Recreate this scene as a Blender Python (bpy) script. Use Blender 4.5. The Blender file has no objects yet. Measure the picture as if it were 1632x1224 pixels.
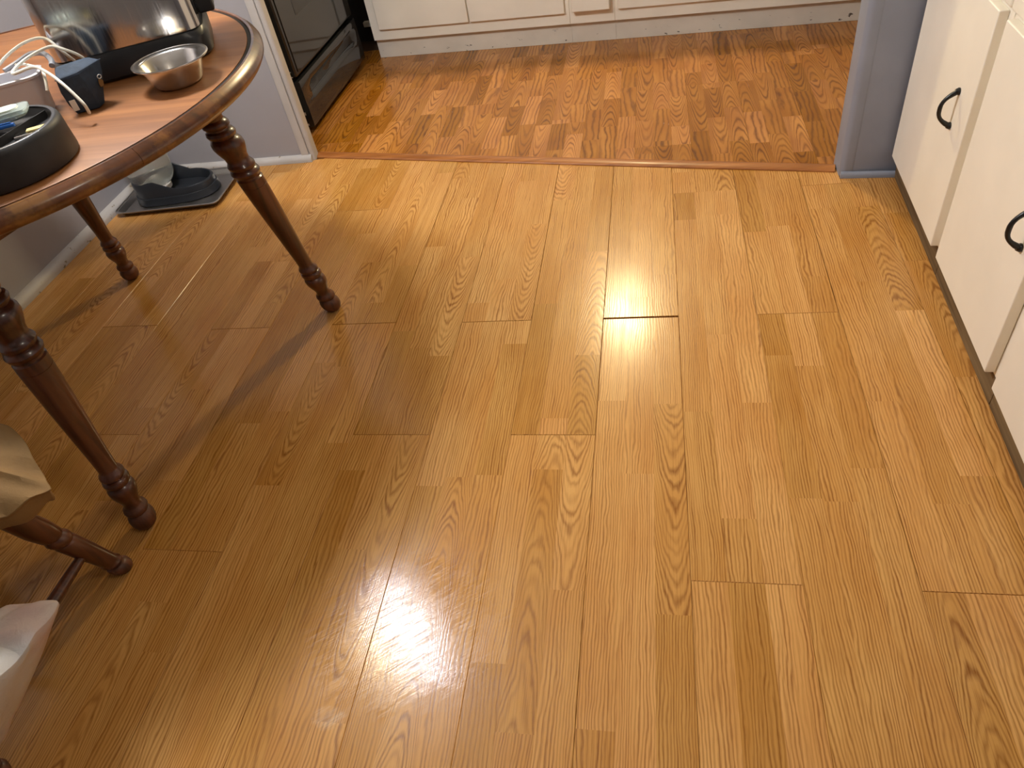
import bpy, bmesh, math, random
from mathutils import Vector, Matrix
PI = math.pi
sc = bpy.context.scene
C = sc.collection

# ------------------------------------------------------------------ camera
cd = bpy.data.cameras.new('camera'); cam = bpy.data.objects.new('camera', cd); C.objects.link(cam)
cd.sensor_fit = 'HORIZONTAL'; cd.sensor_width = 36.0; cd.lens = 1146.6 / 1632 * 36.0; cd.clip_start = 0.02
RW = ((0.97996535, -0.01339551, -0.19871706),      # world X, Y, Z in camera axes (right, down, forward)
      (0.13329975, -0.69721299, 0.70436157),
      (-0.1479834, -0.71673887, -0.68145895))
m = Matrix.Identity(4)
for i in range(3):
    m[i][0] = RW[i][0]; m[i][1] = -RW[i][1]; m[i][2] = -RW[i][2]
m[2][3] = 1.2
cam.matrix_world = m
sc.camera = cam

# ------------------------------------------------------------------ light
w = bpy.data.worlds.new('world'); sc.world = w; w.use_nodes = True
w.node_tree.nodes['Background'].inputs[0].default_value = (0.9, 0.93, 1.0, 1)
w.node_tree.nodes['Background'].inputs[1].default_value = 0.05
def lamp(name, loc, power, col, r):
    l = bpy.data.lights.new(name, 'POINT'); l.energy = power; l.color = col; l.shadow_soft_size = r
    o = bpy.data.objects.new(name, l); C.objects.link(o); o.location = loc
    return o
lamp('table_bulb_warm', (-1.36, 1.48, 1.85), 14, (1.0, 0.78, 0.46), 0.09)
lamp('table_bulb_white', (-1.19, 1.52, 1.86), 32, (0.96, 0.96, 1.0), 0.12)
lamp('highlight_blue_tint', (-1.09, 1.46, 1.86), 5.0, (0.30, 0.62, 1.0), 0.045)  # weak blue lamp added to tint the core of the floor highlight
lamp('kitchen_bulb', (-0.2, 3.72, 1.78), 38, (1.0, 0.80, 0.44), 0.055)
lamp('room_fill', (0.52, 0.35, 2.2), 7.5, (1.0, 0.9, 0.76), 0.12)  # added fill lamp without a fixture, brightens the near right floor
vs = sc.view_settings
vs.view_transform = 'Standard'; vs.look = 'None'; vs.gamma = 1.0; vs.use_curve_mapping = False
vs.exposure = 1.15

# ------------------------------------------------------------------ material helpers
def srgb(r, g, b):
    f = lambda c: ((c / 255 + 0.055) / 1.055) ** 2.4 if c > 10 else c / 255 / 12.92
    return (f(r), f(g), f(b), 1)
class G:
    """tiny node-graph helper"""
    def __init__(s, name):
        s.m = bpy.data.materials.new(name); s.m.use_nodes = True
        s.t = s.m.node_tree; s.n = s.t.nodes; s.b = s.n['Principled BSDF']
    def put(s, sock, v):
        if hasattr(v, 'is_output'): s.t.links.new(v, sock)
        else: sock.default_value = v
    def math(s, op, a, b=0.0, c=0.0, clamp=False):
        n = s.n.new('ShaderNodeMath'); n.operation = op; n.use_clamp = clamp
        for i, v in enumerate((a, b, c)): s.put(n.inputs[i], v)
        return n.outputs[0]
    def add(s, a, b): return s.math('ADD', a, b)
    def sub(s, a, b): return s.math('SUBTRACT', a, b)
    def mul(s, a, b): return s.math('MULTIPLY', a, b)
    def comb(s, x, y, z):
        n = s.n.new('ShaderNodeCombineXYZ')
        for i, v in enumerate((x, y, z)): s.put(n.inputs[i], v)
        return n.outputs[0]
    def sep(s, v):
        n = s.n.new('ShaderNodeSeparateXYZ'); s.put(n.inputs[0], v); return n.outputs
    def attr(s, name):
        n = s.n.new('ShaderNodeAttribute'); n.attribute_name = name; return n.outputs['Fac']
    def pos(s): return s.n.new('ShaderNodeNewGeometry').outputs['Position']
    def obj(s): return s.n.new('ShaderNodeTexCoord').outputs['Object']
    def noise(s, vec, scale=1.0, detail=2.0, rough=0.5, dist=0.0):
        n = s.n.new('ShaderNodeTexNoise'); s.put(n.inputs['Vector'], vec)
        n.inputs['Scale'].default_value = scale; n.inputs['Detail'].default_value = detail
        n.inputs['Roughness'].default_value = rough; n.inputs['Distortion'].default_value = dist
        return n.outputs['Fac']
    def ramp(s, fac, stops, smooth=True):
        n = s.n.new('ShaderNodeValToRGB'); s.put(n.inputs[0], fac)
        e = n.color_ramp.elements
        while len(e) < len(stops): e.new(0.5)
        for i, (p, c) in enumerate(stops):
            e[i].position = p; e[i].color = c if len(c) == 4 else (*c, 1)
        if smooth: n.color_ramp.interpolation = 'EASE'
        return n.outputs[0]
    def mapr(s, v, a, b, c, d):
        n = s.n.new('ShaderNodeMapRange'); s.put(n.inputs[0], v)
        for i, q in enumerate((a, b, c, d)): n.inputs[i + 1].default_value = q
        return n.outputs[0]
    def mix(s, f, a, b, mode='MIX'):
        n = s.n.new('ShaderNodeMix'); n.data_type = 'RGBA'; n.blend_type = mode
        s.put(n.inputs[0], f); s.put(n.inputs[6], a); s.put(n.inputs[7], b)
        return n.outputs[2]
    def scale(s, v, k):
        n = s.n.new('ShaderNodeVectorMath'); n.operation = 'MULTIPLY'; s.put(n.inputs[0], v); n.inputs[1].default_value = k
        return n.outputs[0]
    def bump(s, h, strength, dist):
        n = s.n.new('ShaderNodeBump'); s.put(n.inputs['Height'], h)
        n.inputs['Strength'].default_value = strength; n.inputs['Distance'].default_value = dist
        s.t.links.new(n.outputs[0], s.b.inputs['Normal'])
    def set(s, **k):
        for a, v in k.items(): s.put(s.b.inputs[a.replace('_', ' ')], v)
        return s
def plain(name, col, rough=0.5, metal=0.0, var=0.06, nscale=14, bump=0.0, **k):
    g = G(name)
    n = g.noise(g.pos(), nscale, 4)
    c = tuple(col[:3])
    g.set(Base_Color=g.ramp(n, [(0.3, tuple(x * (1 - var) for x in c)), (0.7, tuple(min(1, x * (1 + var)) for x in c))]),
          Roughness=rough, Metallic=metal, **k)
    if bump: g.bump(g.noise(g.pos(), 160, 3), bump, 0.002)
    return g.m

# floor boards: printed wood strips; ring pattern of a sawn trunk from per-strip attributes
def board_mat(name, light, dark, tint, ring, lo, hi, rough, tone_amp, bump, line_f=0.75, pores=0.28, sat=0.1, wob=0.026, worn=False):
    g = G(name)
    p = g.sep(g.pos())
    xc, x0, kk, gg, sl, tone, seed = [g.attr(a) for a in NAMES]
    x = g.sub(p[0], xc); y = p[1]
    sz = g.mul(seed, 37.0)
    n1 = g.noise(g.comb(g.mul(x, 16.0), g.mul(y, 4.0), sz), 1, 2.0)
    n2 = g.noise(g.comb(g.mul(x, 55.0), g.mul(y, 14.0), g.add(sz, 11.0)), 1, 1.0)
    n3 = g.noise(g.comb(g.mul(x, 240.0), g.mul(y, 50.0), g.add(sz, 5.0)), 1, 1.0)
    xx = g.sub(x, x0)
    ph = g.add(g.add(g.mul(sl, y), g.mul(kk, g.mul(xx, xx))), g.mul(gg, xx))
    ph = g.add(ph, g.add(g.mul(g.sub(n1, 0.5), wob), g.add(g.mul(g.sub(n2, 0.5), 0.008), g.mul(g.sub(n3, 0.5), 0.0022))))
    q = g.math('DIVIDE', ph, ring)
    wide = g.noise(g.comb(g.mul(q, 0.7), sz, 0.0), 1, 1.0)              # some rings stronger than others
    saw = g.math('PINGPONG', q, 0.5)
    line = g.mul(g.mapr(saw, lo, hi, 0.0, 1.0), g.mapr(wide, 0.3, 0.62, 0.3, 1.0))
    fib = g.noise(g.comb(g.mul(x, 520.0), g.mul(y, 9.0), sz), 1, 2.0)
    pore = g.mapr(fib, 0.5, 0.68, 0.0, 1.0)
    cloud = g.noise(g.comb(g.mul(x, 9.0), g.mul(y, 3.0), g.add(sz, 3.0)), 1, 3.0)
    f = g.add(g.mul(line, line_f), g.mul(pore, pores))
    base = g.mix(g.mapr(cloud, 0.3, 0.7, 0.0, 1.0), light, tint)
    col = g.mix(f, base, dark)
    hs = g.n.new('ShaderNodeHueSaturation'); g.put(hs.inputs['Value'], g.add(1.0, g.mul(tone, tone_amp))); g.put(hs.inputs['Color'], col)
    g.put(hs.inputs['Saturation'], g.sub(1.0, g.mul(tone, sat)))
    # rubbed, smeary patches: the varnish is duller or shinier there
    sm = g.noise(g.scale(g.pos(), (5.0, 3.0, 1)), 1, 5, 0.65)
    rg = g.add(g.mapr(sm, 0.3, 0.7, rough - 0.03, rough + 0.05), g.mul(f, 0.05))
    colr = hs.outputs[0]; hgt = g.sub(g.mul(fib, 0.5), g.mul(f, 0.8))
    if worn:
        # rubbed patch of fine diagonal scratches, and one pale scuff
        ca, sa = math.cos(0.62), math.sin(0.62)
        dx = g.add(p[0], 0.47); dy = g.sub(p[1], 0.60)
        du = g.add(g.mul(dx, ca), g.mul(dy, sa)); dv = g.sub(g.mul(dy, ca), g.mul(dx, sa))
        dd = g.add(g.mul(g.mul(dx, dx), 18.0), g.mul(g.mul(dy, dy), 26.0))
        edge = g.noise(g.comb(g.mul(p[0], 14.0), g.mul(p[1], 14.0), 0.0), 1, 4.0, 0.7)
        mask = g.mapr(g.add(dd, g.mul(g.sub(edge, 0.5), 1.6)), 0.35, 1.0, 1.0, 0.0)
        scr = g.noise(g.comb(g.mul(du, 16.0), g.mul(dv, 420.0), 0.0), 1, 3.0, 0.6)
        sc2 = g.mapr(scr, 0.48, 0.62, 0.0, 1.0)
        rg = g.add(rg, g.mul(mask, g.mul(g.sub(sc2, 0.5), 0.22)))
        hgt = g.add(hgt, g.mul(mask, g.mul(scr, 3.0)))
        ex = g.add(p[0], 0.565); ey = g.sub(p[1], 0.425)
        e2 = g.add(g.mul(g.mul(ex, ex), 700.0), g.mul(g.mul(ey, ey), 2600.0))
        m2 = g.mapr(g.add(e2, g.mul(g.sub(edge, 0.5), 5.0)), 0.3, 1.2, 0.42, 0.0)
        m2 = g.mul(m2, g.add(0.25, g.mul(sc2, 0.75)))
        colr = g.mix(m2, colr, srgb(226, 208, 184))
    g.set(Base_Color=colr, Roughness=rg, IOR=1.42)
    g.bump(hgt, bump, 0.0004)
    return g.m

NAMES = ('s_xc', 's_x0', 's_k', 's_g', 's_sl', 's_tone', 's_seed')
M = {}
M['oak'] = board_mat('oak_laminate', srgb(209, 159, 91), srgb(132, 80, 30), srgb(193, 137, 68), 0.0064, 0.14, 0.46, 0.19, 0.14, 0.16, 0.72, sat=0.03, worn=True)
M['cherry'] = board_mat('cherry_laminate', srgb(186, 126, 54), srgb(92, 48, 12), srgb(158, 98, 34), 0.0130, 0.20, 0.48, 0.20, 0.27, 0.06, 0.8, 0.10, 0.05)
M['subfloor'] = plain('dark_joint', srgb(70, 45, 25), 0.8)  # dark base under the boards, seen through their joints

def wood(name, light, dark, axis=0, rough=0.3, coat=0.3, sc_=1.0, wear=None):
    g = G(name); o = g.obj()
    k = [60 * sc_] * 3; k[axis] = 3.0 * sc_
    n = g.noise(g.scale(o, tuple(k)), 1, 4, 0.6, 0.6)
    k2 = [18 * sc_] * 3; k2[axis] = 1.2 * sc_
    n2 = g.noise(g.scale(o, tuple(k2)), 1, 2, 0.5, 1.5)
    f = g.add(g.mul(n, 0.55), g.mul(n2, 0.45))
    col = g.ramp(f, [(0.34, dark), (0.66, light)])
    if wear:
        wn = g.noise(g.scale(o, (9, 9, 9)), 1, 5, 0.7)
        col = g.mix(g.mapr(wn, 0.56, 0.66, 0, 0.75), col, wear)
    g.set(Base_Color=col, Roughness=rough, Coat_Weight=coat, Coat_Roughness=0.16)
    return g.m
M['leg_wood'] = wood('dark_turned_wood', srgb(102, 54, 29), srgb(54, 26, 14), 2, 0.32, 0.5)
M['foot_wood'] = wood('scuffed_foot_wood', srgb(110, 62, 36), srgb(58, 32, 18), 2, 0.5, 0.1, wear=srgb(150, 122, 88))
M['rim_wood'] = wood('table_rim_wood', srgb(112, 66, 34), srgb(66, 36, 18), 0, 0.3, 0.5, 0.6, wear=srgb(140, 96, 46))
M['top_lam'] = wood('table_top_laminate', srgb(156, 103, 58), srgb(120, 74, 38), 0, 0.42, 0.0, 0.6)
M['black_line'] = plain('black_inlay', srgb(20, 14, 12), 0.85)
M['cream'] = plain('cream_paint', srgb(246, 240, 226), 0.42, var=0.03, nscale=5)
M['white_paint'] = plain('white_gloss_paint', srgb(243, 237, 222), 0.4, var=0.03, nscale=6)
def scuffed(name, col, chip, lo=0.66):
    g = G(name); n = g.noise(g.scale(g.pos(), (26, 26, 46)), 1, 5, 0.6)
    z = g.sep(g.pos())[2]
    f = g.mul(g.mapr(n, lo, lo + 0.03, 0, 1), g.mapr(z, 0.03, 0.075, 1, 0))
    big = g.noise(g.pos(), 7, 3)
    base = g.mix(g.mapr(big, 0.35, 0.7, 0, 1), col, tuple(c * 0.88 for c in col[:3]) + (1,))
    g.set(Base_Color=g.mix(f, base, chip), Roughness=0.5); return g.m
M['kick'] = scuffed('scuffed_white_kick', srgb(226, 218, 204), srgb(70, 60, 48), 0.645)
M['wall'] = plain('grey_wall_paint', srgb(158, 156, 160), 0.55, var=0.03, nscale=3)
M['blue_wall'] = plain('blue_grey_paint', srgb(140, 146, 160), 0.45, var=0.05, nscale=8)
M['trim'] = scuffed('worn_white_trim', srgb(186, 182, 178), srgb(130, 116, 92), 0.62)
M['ceil'] = plain('ceiling_paint', srgb(150, 148, 144), 0.8, var=0.02)
M['toe_wood'] = wood('bare_toe_wood', srgb(130, 108, 76), srgb(84, 64, 40), 1, 0.7, 0.0)
M['thresh'] = wood('threshold_wood', srgb(176, 112, 56), srgb(138, 82, 38), 0, 0.4, 0.1)
M['black_enamel'] = plain('black_enamel', (0.012, 0.012, 0.014), 0.22, var=0.2)
M['oven_glass'] = plain('dark_oven_glass', (0.02, 0.02, 0.022), 0.06, var=0.1)
M['dark'] = plain('dark_grey_plastic', (0.03, 0.031, 0.035), 0.4, var=0.1)
M['black_plastic'] = plain('black_plastic', (0.018, 0.02, 0.024), 0.35, var=0.15)
M['soft_black'] = plain('matte_black_plastic', (0.024, 0.023, 0.024), 0.48, var=0.25, nscale=20)
M['slate'] = plain('slate_plastic', (0.018, 0.021, 0.026), 0.33, var=0.1)
M['iron'] = plain('black_iron', (0.012, 0.012, 0.012), 0.3, 0.2)
M['grey_plastic'] = plain('grey_plastic', srgb(206, 206, 212), 0.35, var=0.04)
M['white_plastic'] = plain('white_plastic', srgb(232, 228, 218), 0.35, var=0.03)
M['chip'] = plain('bare_metal_chip', srgb(200, 200, 195), 0.4, 0.3)
def steel(name, col, rough, axis=2, aniso=0.0):
    g = G(name); k = [300, 300, 300]; k[axis] = 4
    n = g.noise(g.scale(g.obj(), tuple(k)), 1, 2)
    g.set(Base_Color=col, Metallic=1.0, Roughness=g.mapr(n, 0.3, 0.7, rough - 0.05, rough + 0.06))
    g.bump(n, 0.04, 0.001); return g.m
M['steel'] = steel('polished_steel', (0.52, 0.51, 0.50, 1), 0.13)
M['bowl_steel'] = steel('bowl_steel', (0.72, 0.70, 0.67, 1), 0.2)
M['tray_steel'] = steel('dull_tray_steel', (0.42, 0.40, 0.38, 1), 0.36, 0)
M['fabric'] = plain('navy_fabric', srgb(44, 58, 74), 0.8, var=0.15, nscale=60, bump=0.3)
M['tan'] = plain('tan_cloth', srgb(128, 98, 56), 0.85, var=0.1, nscale=22, bump=0.3)
M['cable'] = plain('white_cable', srgb(226, 222, 206), 0.4, var=0.03)
M['hose'] = plain('grey_hose', srgb(140, 142, 148), 0.4, var=0.05)
M['blue'] = plain('blue_plastic', srgb(40, 104, 190), 0.3)
M['yellow'] = plain('pale_yellow_plastic', srgb(226, 208, 140), 0.4)
M['mint'] = plain('pale_mint_plastic', srgb(206, 216, 202), 0.3)
def glassy(name, col, rough, trans, alpha=1.0):
    g = G(name); g.set(Base_Color=col, Roughness=rough, Transmission_Weight=trans, IOR=1.3, Alpha=alpha); return g.m
M['jug'] = glassy('cloudy_clear_plastic', (0.93, 0.93, 0.86, 1), 0.18, 0.9)
M['lid_glass'] = glassy('greenish_clear_plastic', (0.78, 0.88, 0.84, 1), 0.08, 0.75)
def bagmat():
    g = G('thin_white_plastic_film')
    z = g.sep(g.pos())[2]
    n = g.noise(g.scale(g.pos(), (5, 5, 9)), 1, 2)
    g.set(Base_Color=g.mix(g.mapr(n, 0.46, 0.6, 0, 0.8), srgb(214, 208, 200), srgb(212, 180, 174)), Roughness=0.35,
          Transmission_Weight=0.15, IOR=1.2)
    g.bump(g.noise(g.scale(g.pos(), (30, 30, 60)), 1, 4, 0.6, 1.0), 0.4, 0.006); return g.m
M['bag'] = bagmat()

# ------------------------------------------------------------------ mesh helpers
class MB:
    def __init__(s): s.v = []; s.f = []
    def add(s, vs_, fs):
        o = len(s.v); s.v += [tuple(v) for v in vs_]; s.f += [tuple(i + o for i in f) for f in fs]; return s
    def box(s, x0, x1, y0, y1, z0, z1):
        return s.add([(x0, y0, z0), (x1, y0, z0), (x1, y1, z0), (x0, y1, z0), (x0, y0, z1), (x1, y0, z1), (x1, y1, z1), (x0, y1, z1)],
                     [(0, 3, 2, 1), (4, 5, 6, 7), (0, 1, 5, 4), (1, 2, 6, 5), (2, 3, 7, 6), (3, 0, 4, 7)])
    def prism(s, pts, z0, z1):
        n = len(pts)
        return s.add([(x, y, z0) for x, y in pts] + [(x, y, z1) for x, y in pts],
                     [tuple(range(n))[::-1], tuple(range(n, 2 * n))] + [(i, (i + 1) % n, n + (i + 1) % n, n + i) for i in range(n)])
    def lathe(s, prof, n=32, mat=None, caps=True):
        vs_ = []
        for z, r in prof:
            for k in range(n):
                a = 2 * PI * k / n; vs_.append((r * math.cos(a), r * math.sin(a), z))
        fs = []
        for j in range(len(prof) - 1):
            for k in range(n):
                fs.append((j * n + k, j * n + (k + 1) % n, (j + 1) * n + (k + 1) % n, (j + 1) * n + k))
        if caps:
            fs.append(tuple(range(n))[::-1]); b = (len(prof) - 1) * n; fs.append(tuple(range(b, b + n)))
        if mat is not None: vs_ = [tuple(mat @ Vector(v)) for v in vs_]
        return s.add(vs_, fs)
    def tube(s, pts, r, n=8, closed=False):
        P = [Vector(p) for p in pts]; N = len(P); vs_ = []; up = Vector((0.13, 0.21, 0.97)).normalized()
        for i, p in enumerate(P):
            if closed: t = P[(i + 1) % N] - P[i - 1]
            else: t = P[min(i + 1, N - 1)] - P[max(i - 1, 0)]
            t.normalize(); a = t.cross(up)
            if a.length < 1e-3: a = t.cross(Vector((1, 0, 0)))
            a.normalize(); b = a.cross(t); up = b
            rr = r[i] if isinstance(r, (list, tuple)) else r
            for k in range(n):
                q = 2 * PI * k / n; vs_.append(p + a * rr * math.cos(q) + b * rr * math.sin(q))
        fs = []
        for j in range(N if closed else N - 1):
            for k in range(n):
                j2 = (j + 1) % N
                fs.append((j * n + k, j * n + (k + 1) % n, j2 * n + (k + 1) % n, j2 * n + k))
        if not closed: fs += [tuple(range(n))[::-1], tuple(range((N - 1) * n, N * n))]
        return s.add(vs_, fs)
    def loft(s, loops, cap0=True, cap1=True):
        n = len(loops[0]); vs_ = [v for l in loops for v in l]; fs = []
        for j in range(len(loops) - 1):
            for k in range(n):
                fs.append((j * n + k, j * n + (k + 1) % n, (j + 1) * n + (k + 1) % n, (j + 1) * n + k))
        if cap0: fs.append(tuple(range(n))[::-1])
        if cap1: b = (len(loops) - 1) * n; fs.append(tuple(range(b, b + n)))
        return s.add(vs_, fs)
    def build(s, name, mat, parent=None, bevel=0.0, seg=2, smooth=False, subsurf=0, **props):
        me = bpy.data.meshes.new(name); me.from_pydata(s.v, [], s.f)
        bm = bmesh.new(); bm.from_mesh(me); bmesh.ops.recalc_face_normals(bm, faces=bm.faces); bm.to_mesh(me); bm.free()
        me.materials.append(M[mat] if isinstance(mat, str) else mat)
        o = bpy.data.objects.new(name, me); C.objects.link(o); o.parent = parent
        if bevel:
            b = o.modifiers.new('bevel', 'BEVEL'); b.width = bevel; b.segments = seg; b.limit_method = 'ANGLE'; b.angle_limit = math.radians(40)
            b.harden_normals = False
        if subsurf:
            q = o.modifiers.new('sub', 'SUBSURF'); q.levels = subsurf; q.render_levels = subsurf
        if smooth or bevel or subsurf:
            me.polygons.foreach_set('use_smooth', [True] * len(me.polygons))
            try: me.set_sharp_from_angle(angle=math.radians(38))
            except Exception: pass
            if subsurf: me.polygons.foreach_set('use_smooth', [True] * len(me.polygons))
        for k, v in props.items(): o[k] = v
        return o
def thing(name, label, cat, loc=(0, 0, 0), rz=0.0, group=None):
    o = bpy.data.objects.new(name, None); C.objects.link(o); o.location = loc; o.rotation_euler = (0, 0, rz)
    o.empty_display_size = 0.1
    o['label'] = label; o['category'] = cat
    if group: o['group'] = group
    return o
def tag(o, label, cat, group=None):
    o['label'] = label; o['category'] = cat
    if group: o['group'] = group
    return o
def struct(name, mb, mat, label=None, **k):
    o = mb.build(name, mat, **k); o['kind'] = 'structure'
    if label: o['label'] = label
    return o
def rrect(hx, hy, r, n=6, cx=0, cy=0):
    pts = []
    for (sx, sy, a0) in ((1, 1, 0), (-1, 1, 90), (-1, -1, 180), (1, -1, 270)):
        for k in range(n + 1):
            a = math.radians(a0 + 90 * k / n)
            pts.append((cx + sx * (hx - r) + r * math.cos(a), cy + sy * (hy - r) + r * math.sin(a)))
    return pts
def spline(pts, n=8):
    P = [Vector(p) for p in pts]; out = []
    for i in range(len(P) - 1):
        p0 = P[max(i - 1, 0)]; p1 = P[i]; p2 = P[i + 1]; p3 = P[min(i + 2, len(P) - 1)]
        for k in range(n):
            t = k / n
            out.append(0.5 * ((2 * p1) + (p2 - p0) * t + (2 * p0 - 5 * p1 + 4 * p2 - p3) * t * t + (3 * p1 - p0 - 3 * p2 + p3) * t ** 3))
    out.append(P[-1]); return out

# ------------------------------------------------------------------ floors of separate boards
TL = Vector((-1.342, 2.585, 0)); TR = Vector((0.555, 2.187, 0))           # threshold line
TN = Vector((-(TR - TL).y, (TR - TL).x, 0)).normalized()                  # points into the kitchen
WB = 2.545                                                                # dining side of the wall by the stove
rnd = random.Random(11)
def strip_attrs(kind, rr):
    sg = rr.choice((-1, 1))
    if kind == 'oak':
        if rr.random() < 0.24: v = (rr.uniform(-0.014, 0.014), sg * rr.uniform(14, 28), 0.0, rr.uniform(0.12, 0.22))
        else: v = (rr.uniform(-0.02, 0.02), sg * rr.uniform(0, 5), rr.choice((-1, 1)) * rr.uniform(0.8, 1.25), rr.uniform(-0.03, 0.03))
        tone = rr.gauss(0, 0.6)
    else:
        if rr.random() < 0.5: v = (rr.uniform(-0.012, 0.012), sg * rr.uniform(26, 50), 0.0, rr.uniform(0.14, 0.30))
        else: v = (rr.uniform(-0.02, 0.02), sg * rr.uniform(0, 6), rr.choice((-1, 1)) * rr.uniform(0.5, 0.9), rr.uniform(-0.05, 0.05))
        tone = rr.gauss(0, 0.6)
    return v + (max(-1.0, min(1.0, tone)), rr.random())
def plank(x0, x1, y0, y1, kind, parent, mat, z=0.0, gap=0.0006, bev=0.0011, cuts=(), tilt=0.0, gy0=None, gy1=None, nstrip=3, bands=None):
    x0 += gap; x1 -= gap; y0 += gap if gy0 is None else gy0; y1 -= gap if gy1 is None else gy1
    bm = bmesh.new(); L = [bm.faces.layers.float.new(n) for n in NAMES]
    def face(vs_, at):
        f = bm.faces.new([bm.verts.new(v) for v in vs_])
        for l, a in zip(L, at): f[l] = a
        return f
    zt = lambda y: z + tilt * (y - (y0 + y1) / 2) / (y1 - y0) * 2
    ws = (x1 - x0) / nstrip; at = None
    for i in range(nstrip):
        a, b = x0 + ws * i, x0 + ws * (i + 1)
        aa = a + (bev if i == 0 else 0); bb = b - (bev if i == nstrip - 1 else 0)
        if bands: ys = [y0 + bev] + [q for q in bands[i] if y0 + 0.03 < q < y1 - 0.03] + [y1 - bev]
        else:
            ys = [y0 + bev]; y = y0 + rnd.uniform(0.05, 0.5)
            lo, hi = (0.38, 0.85) if kind == 'oak' else (0.2, 0.34)
            while y < y1 - 0.09: ys.append(y); y += rnd.uniform(lo, hi)
            ys.append(y1 - bev)
        for p, q in zip(ys[:-1], ys[1:]):
            at = ((a + b) / 2,) + strip_attrs(kind, rnd)
            face([(aa, p, zt(p)), (bb, p, zt(p)), (bb, q, zt(q)), (aa, q, zt(q))], at)
    xi0, xi1, yi0, yi1 = x0 + bev, x1 - bev, y0 + bev, y1 - bev
    ot = [(x0, y0), (x1, y0), (x1, y1), (x0, y1)]; it = [(xi0, yi0), (xi1, yi0), (xi1, yi1), (xi0, yi1)]
    for k in range(4):
        j = (k + 1) % 4
        face([(*ot[k], zt(ot[k][1]) - bev), (*ot[j], zt(ot[j][1]) - bev), (*it[j], zt(it[j][1])), (*it[k], zt(it[k][1]))], at)
        face([(*ot[k], -0.009), (*ot[j], -0.009), (*ot[j], zt(ot[j][1]) - bev), (*ot[k], zt(ot[k][1]) - bev)], at)
    for co, no in cuts:
        bmesh.ops.bisect_plane(bm, geom=bm.verts[:] + bm.edges[:] + bm.faces[:], plane_co=co, plane_no=no, clear_outer=True)
    if not bm.faces: bm.free(); return None
    me = bpy.data.meshes.new('plank'); bm.to_mesh(me); bm.free(); me.materials.append(M[mat])
    o = bpy.data.objects.new('plank', me); C.objects.link(o); o.parent = parent
    return o
floor = struct('floor', MB().prism([(-2.07, -1.7), (1.3, -1.7), (1.3, 2.03), (0.56, 2.185), (-1.335, 2.582), (-1.335, WB), (-2.07, WB)], -0.03, -0.0085), 'subfloor',
               'light oak laminate floor of long three-strip boards in front of the threshold')
XB = lambda k: -0.138 + 0.1925 * k
PL = 1.382
JY = {4: 0.30, 3: 0.715, 2: 1.480, 1: 0.718, 0: 1.485, -1: 0.868, -2: 1.486, -3: 0.869, -4: 1.494, -5: 0.742, -6: 1.49, -7: 0.86, -8: 1.518, -9: 0.80, -10: 1.46}
cut_front = (tuple(TL - TN * 0.004), tuple(TN))
for k in range(4, -11, -1):
    xa, xb_ = XB(k), XB(k + 1)
    if k == 4: xb_ = 0.72
    xa = max(xa, -2.068)
    y = JY[k]
    while y > -0.6: y -= PL
    y = max(y, -1.69) if y < -1.69 else y
    while y < 2.62:
        y1 = min(y + PL, 2.64)
        big0 = k == 0 and abs(y - 1.485) < 0.01; big1 = k == 0 and abs(y1 - 1.485) < 0.01
        cuts = [cut_front]
        if xa < -1.30: cuts.append(((0, WB + 0.001, 0), (0, 1, 0)))
        if k >= 3: cuts.append(((0.3, 2.128, 0), (0.0, 1, 0)))
        gp = rnd.choice((0.00012, 0.0002, 0.0003, 0.0005)) if not (k in (2, 3) and y1 > 1.5) else 0.0007
        if k == 3 and y > 2.0:                       # board split round the wall stub
            plank(xa, 0.556, y, y1, 'oak', floor, 'oak', cuts=[cut_front], nstrip=2, bev=0.0008)
            xa = 0.556
        plank(xa, xb_, y, y1, 'oak', floor, 'oak', z=rnd.uniform(-0.0005, 0.0004), cuts=cuts, gap=gp,
              gy0=0.0008 if big0 else None, gy1=0.0042 if big1 else None, tilt=-0.0010 if big1 else 0.0,
              nstrip=3 if k != 4 else 1, bev=0.0008)
        y += PL
kfloor = struct('floor_kitchen', MB().prism([(-2.04, 2.73), (-1.335, 2.59), (0.56, 2.19), (1.9, 1.91), (1.9, 4.25), (-2.04, 4.25)], -0.03, -0.0085), 'subfloor',
                'honey brown kitchen laminate floor with short chequered wood blocks behind the threshold')
cut_k = (tuple(TL + TN * 0.004), tuple(-TN))
k = -10
rows = [2.0 + 0.262 * j for j in range(10)]
while XB(k) < 1.7:
    xa, xb_ = XB(k) + 0.07, XB(k + 1) + 0.07
    j = (k * 7 % 5) * 0.25 + 1.05
    if k == 3: j = 3.175 - PL
    y = j
    while y < 3.7:
        bands = [[r + o + rnd.uniform(-0.01, 0.01) for r in rows] for o in ((0.0, 0.09, 0.17) if k % 2 else (0.13, 0.2, 0.05))]
        if k == 3 or k == 4 or rnd.random() < 2: plank(xa, xb_, y, min(y + PL, 3.75), 'cherry', kfloor, 'cherry', z=0.0, cuts=[cut_k], gap=0.0002 if k != 3 else 0.0006, bev=0.0004, bands=bands)
        y += PL
    k += 1

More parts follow.
